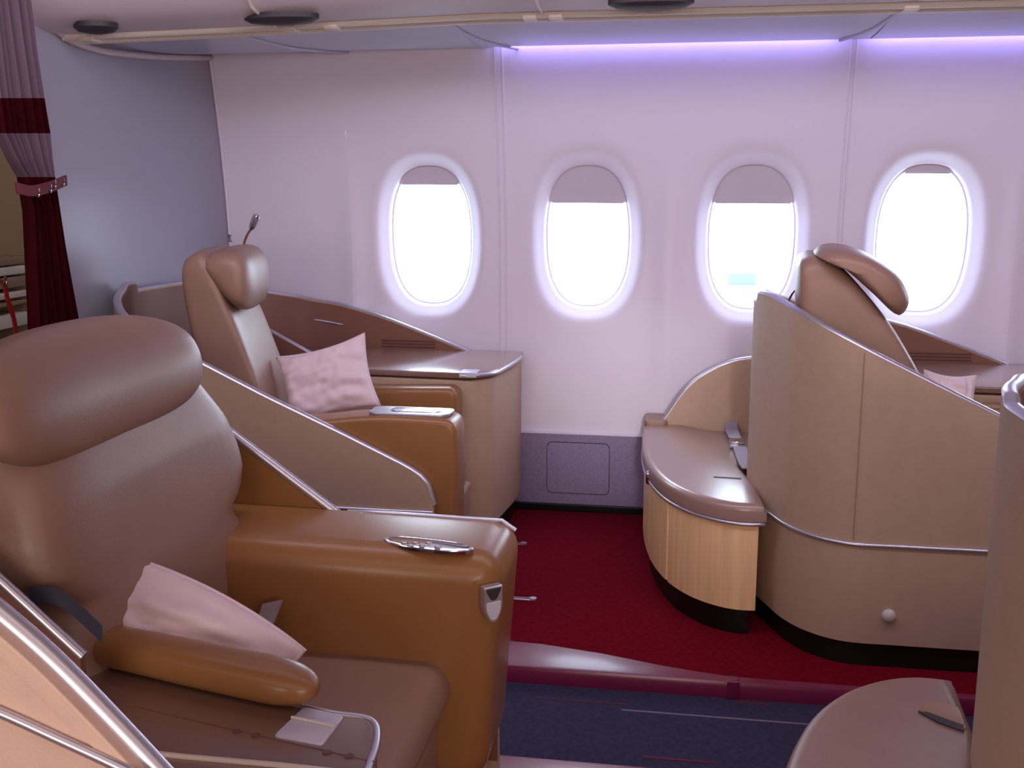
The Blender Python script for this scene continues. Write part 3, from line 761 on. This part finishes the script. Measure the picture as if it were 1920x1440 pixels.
# quarter round side panel of the ottoman
ae = smoothpts([(-.085, .40), (-.06, .435), (-.003, .523), (.04, .572), (.093, .610), (.145, .638), (.195, .655), (.25, .664), (.31, .668)], sub=5)
slab('side_panel', [(p[0], p[1]) for p in ae] + [(.31, .38), (-.085, .38)], 4.0, 4.025, M['shell'], G, r=.002)
tube('side_panel_trim', [(p[0], 4.012, p[1] + .002) for p in ae], .010, M['silver'], G, 8)
slab('corner_pad', rounded([(-.145, 3.98), (-.06, 3.98), (-.03, 4.12), (-.145, 4.12)], .02), .395, .425, M['leather'], G, r=.008, axis='z')
p = Vector((-.106, 3.42, .350))
rings = [[(p.x + .005 - d, p.y + s * .014 * math.cos(a), .355 + s * .024 * math.sin(a)) for a in [2 * math.pi * k / 20 for k in range(20)]] for s, d in ((1, -.02), (1, .006), (.8, .012), (.4, .014))]
loft('latch', rings, M['steel'], G)
# belt and buckle on the cushion
bx = .192
ribbon('lap_belt', [(bx - .012, 3.995, .425), (bx - .012, 3.96, .411), (bx - .008, 3.85, .410), (bx, 3.72, .412)], (.045, 0, 0), M['belt'], G, .002)
ribbon('lap_belt', [(bx + .004, 3.68, .414), (bx + .008, 3.56, .411), (bx + .014, 3.45, .410), (bx + .022, 3.38, .410)], (.045, 0, 0), M['belt'], G, .002)
bk = box('buckle', bx - .030, bx + .026, 3.645, 3.745, .409, .420, M['steel'], G, r=.004)
box('buckle_flap', bx - .026, bx + .024, 3.66, 3.725, .420, .428, M['steel'], bk, r=.003)
box('buckle_tongue', bx - .028, bx + .022, 3.745, 3.775, .411, .416, M['strap'], bk, r=.002)
sl = rounded([(.10, 3.270), (.185, 3.262), (.185, 3.278), (.10, 3.282)], .004)
slab('slot_liner', sl, .400, .4065, M['vent'], G, r=.001, axis='z')
O2, lp2 = ottoman(.468, 1.965, 1.05, 'taupe cushion ottoman in the bottom right corner with a caramel slot', False)
e = [V(1722, 1332, z=.406), V(1740, 1318, z=.406), V(1790, 1322, z=.406), V(1806, 1350, z=.406), V(1808, 1368, z=.406), V(1760, 1352, z=.406)]
slab('slot_liner', [(p.x, p.y) for p in smoothpts(e, True, 3)], .402, .4075, M['caramel'], O2, r=.001, axis='z')
e = [V(1722, 1332, z=.409), V(1740, 1334, z=.409), V(1806, 1358, z=.409), V(1808, 1370, z=.409), V(1760, 1353, z=.409)]
slab('slot_shadow_gap', [(p.x, p.y) for p in e], .404, .4085, M['vent'], O2, r=.0005, axis='z')
# ------------------------------------------------------------------ curtain
cu = empty('curtain', (-1.76, 2.65, 0), 'gathered cabin curtain, lilac sheer with dark red bands, tied at the left edge', 'curtain')
XC = -1.74
rows = [(-120, -60, 40), (0, -38, 52), (100, -25, 66), (184, -15, 80), (250, -6, 91), (300, 18, 95), (332, 38, 99), (346, 46, 101), (400, 50, 107), (480, 53, 118), (600, 57, 139), (760, 60, 166), (1000, 64, 200), (1225, 66, 226)]
def crv(py, t):
    a = interp(py, [(r[0], r[1]) for r in rows]); b = interp(py, [(r[0], r[2]) for r in rows])
    p = V(a + (b - a) * t, py, x=XC); wdt = (b - a) / 90
    amp = .012 + .008 * wdt * (1 if py > 340 else .6)
    p.x = XC + amp * math.sin(t * 2 * math.pi * 6.5 + .5 * math.sin(py / 130)) + .006 * math.sin(t * 31 + 1)
    return p
def cloth(name, p0, p1, m, extra=0):
    ny = 14; nt = 130; vs = []; fs = []
    for i in range(ny + 1):
        for j in range(nt + 1):
            q = crv(p0 + (p1 - p0) * i / ny, j / nt); q.x += extra; vs.append(q)
    for i in range(ny):
        for j in range(nt): a = i * (nt + 1) + j; fs.append((a, a + 1, a + nt + 2, a + nt + 1))
    return put(name, vs, fs, m, cu, angle=80)
cloth('sheer_panel', -120, 184, M['sheer']); cloth('red_band', 184, 250, M['curt']); cloth('sheer_panel', 250, 332, M['sheer'])
cloth('red_drape', 332, 1225, M['curt'])
a = [V(30, 352, x=XC + .035), V(60, 358, x=XC + .04), V(95, 350, x=XC + .04), V(124, 338, x=XC + .03)]
ribbon('tieback', a, (0, 0, .028), M['bind'], cu, .003)
for px, py in ((71, 362), (94, 354), (102, 346), (118, 342)):
    p = V(px, py, x=XC + .055)
    tube('snap_hook', smoothpts([p + Vector((0, .004, .012)), p + Vector((0, .006, -.004)), p + Vector((0, 0, -.010)), p + Vector((0, -.007, -.004))], sub=3), .0026, M['steel'], cu, 6)
# ------------------------------------------------------------------ galley glimpsed through the opening
g = empty('galley_unit', (-3.1, 3.3, 0), 'beige galley unit with shelves behind the curtain at the far left', 'galley')
def gb(name, px0, px1, py0, py1, m, x0=-2.85, d=.25):
    a = V(px0, py0, x=x0); b = V(px1, py1, x=x0)
    return box(name, x0 - d, x0, min(a.y, b.y), max(a.y, b.y), min(a.z, b.z), max(a.z, b.z), m, g, r=.004)
ya0, yb0 = 2.6, 4.19
box('galley_back', -3.16, -3.10, ya0 + .02, yb0, -.04, 2.18, M['galley'], g)
box('lower_cabinet', -3.10, -2.74, ya0 + .3, yb0, -.04, .60, M['galley'], g)
for py0, py1, m_ in ((482, 497, 'galley'), (500, 516, 'rail'), (520, 540, 'galley'), (548, 560, 'rail'), (566, 574, 'galley'), (590, 615, 'rail')):
    z0 = V(20, py1, x=-2.8).z; z1 = V(20, py0, x=-2.8).z
    box('shelf', -3.10, -2.80, ya0 + .3, yb0, z0, z1, M[m_], g, r=.004)
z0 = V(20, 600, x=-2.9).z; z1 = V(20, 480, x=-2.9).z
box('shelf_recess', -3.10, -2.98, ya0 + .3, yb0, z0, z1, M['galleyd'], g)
p = V(33, 478, x=-2.9); tube('tap', smoothpts([p, p + Vector((0, 0, .05)), p + Vector((.02, .0, .07)), p + Vector((.05, 0, .055))], sub=4), .014, M['steel'], g, 10)
rs = empty('safety_strap', (-2.4, 3.0, .9), 'bright red hanging strap with a metal hook in front of the galley shelves', 'strap')
ribbon('webbing', [V(-25, 522, x=-2.45), V(6, 530, x=-2.45), V(14, 560, x=-2.45), V(28, 608, x=-2.45), V(40, 700, x=-2.45)], (0, .018, .006), M['redstrap'], rs, .003)
p = V(10, 527, x=-2.43); tube('hook', smoothpts([p + Vector((0, 0, .015)), p + Vector((0, .008, 0)), p + Vector((0, 0, -.014)), p + Vector((0, -.009, -.004))], sub=3), .004, M['steel'], rs, 6)
# ================================================================== outdoors
ap = box('apron_ground', -150, 150, 8, 300, -5.2, -5, M['apron'], None, r=.01); tag(ap, kind='structure')
ve = empty('ground_vehicle', (0, 0, 0)); p = V(1390, 520, y=60); ve.location = (p.x, 60, -5)
tag(ve, 'blue-green ground vehicle far outside, low in the third window', 'vehicle')
box('body', p.x - .75, p.x + .75, 59.2, 60.8, p.z - .35, p.z + .35, M['vehicle'], ve, r=.08)
box('load_bed', p.x - 1.9, p.x - .7, 59.2, 60.8, -4.85, p.z - .15, M['apron'], ve, r=.05)
for dx in (-1.2, .3):
    for dy in (59.15, 60.85): tube('wheel', [(p.x + dx, dy - .12, -4.75), (p.x + dx, dy + .12, -4.75)], .25, M['apron'], ve, 16)
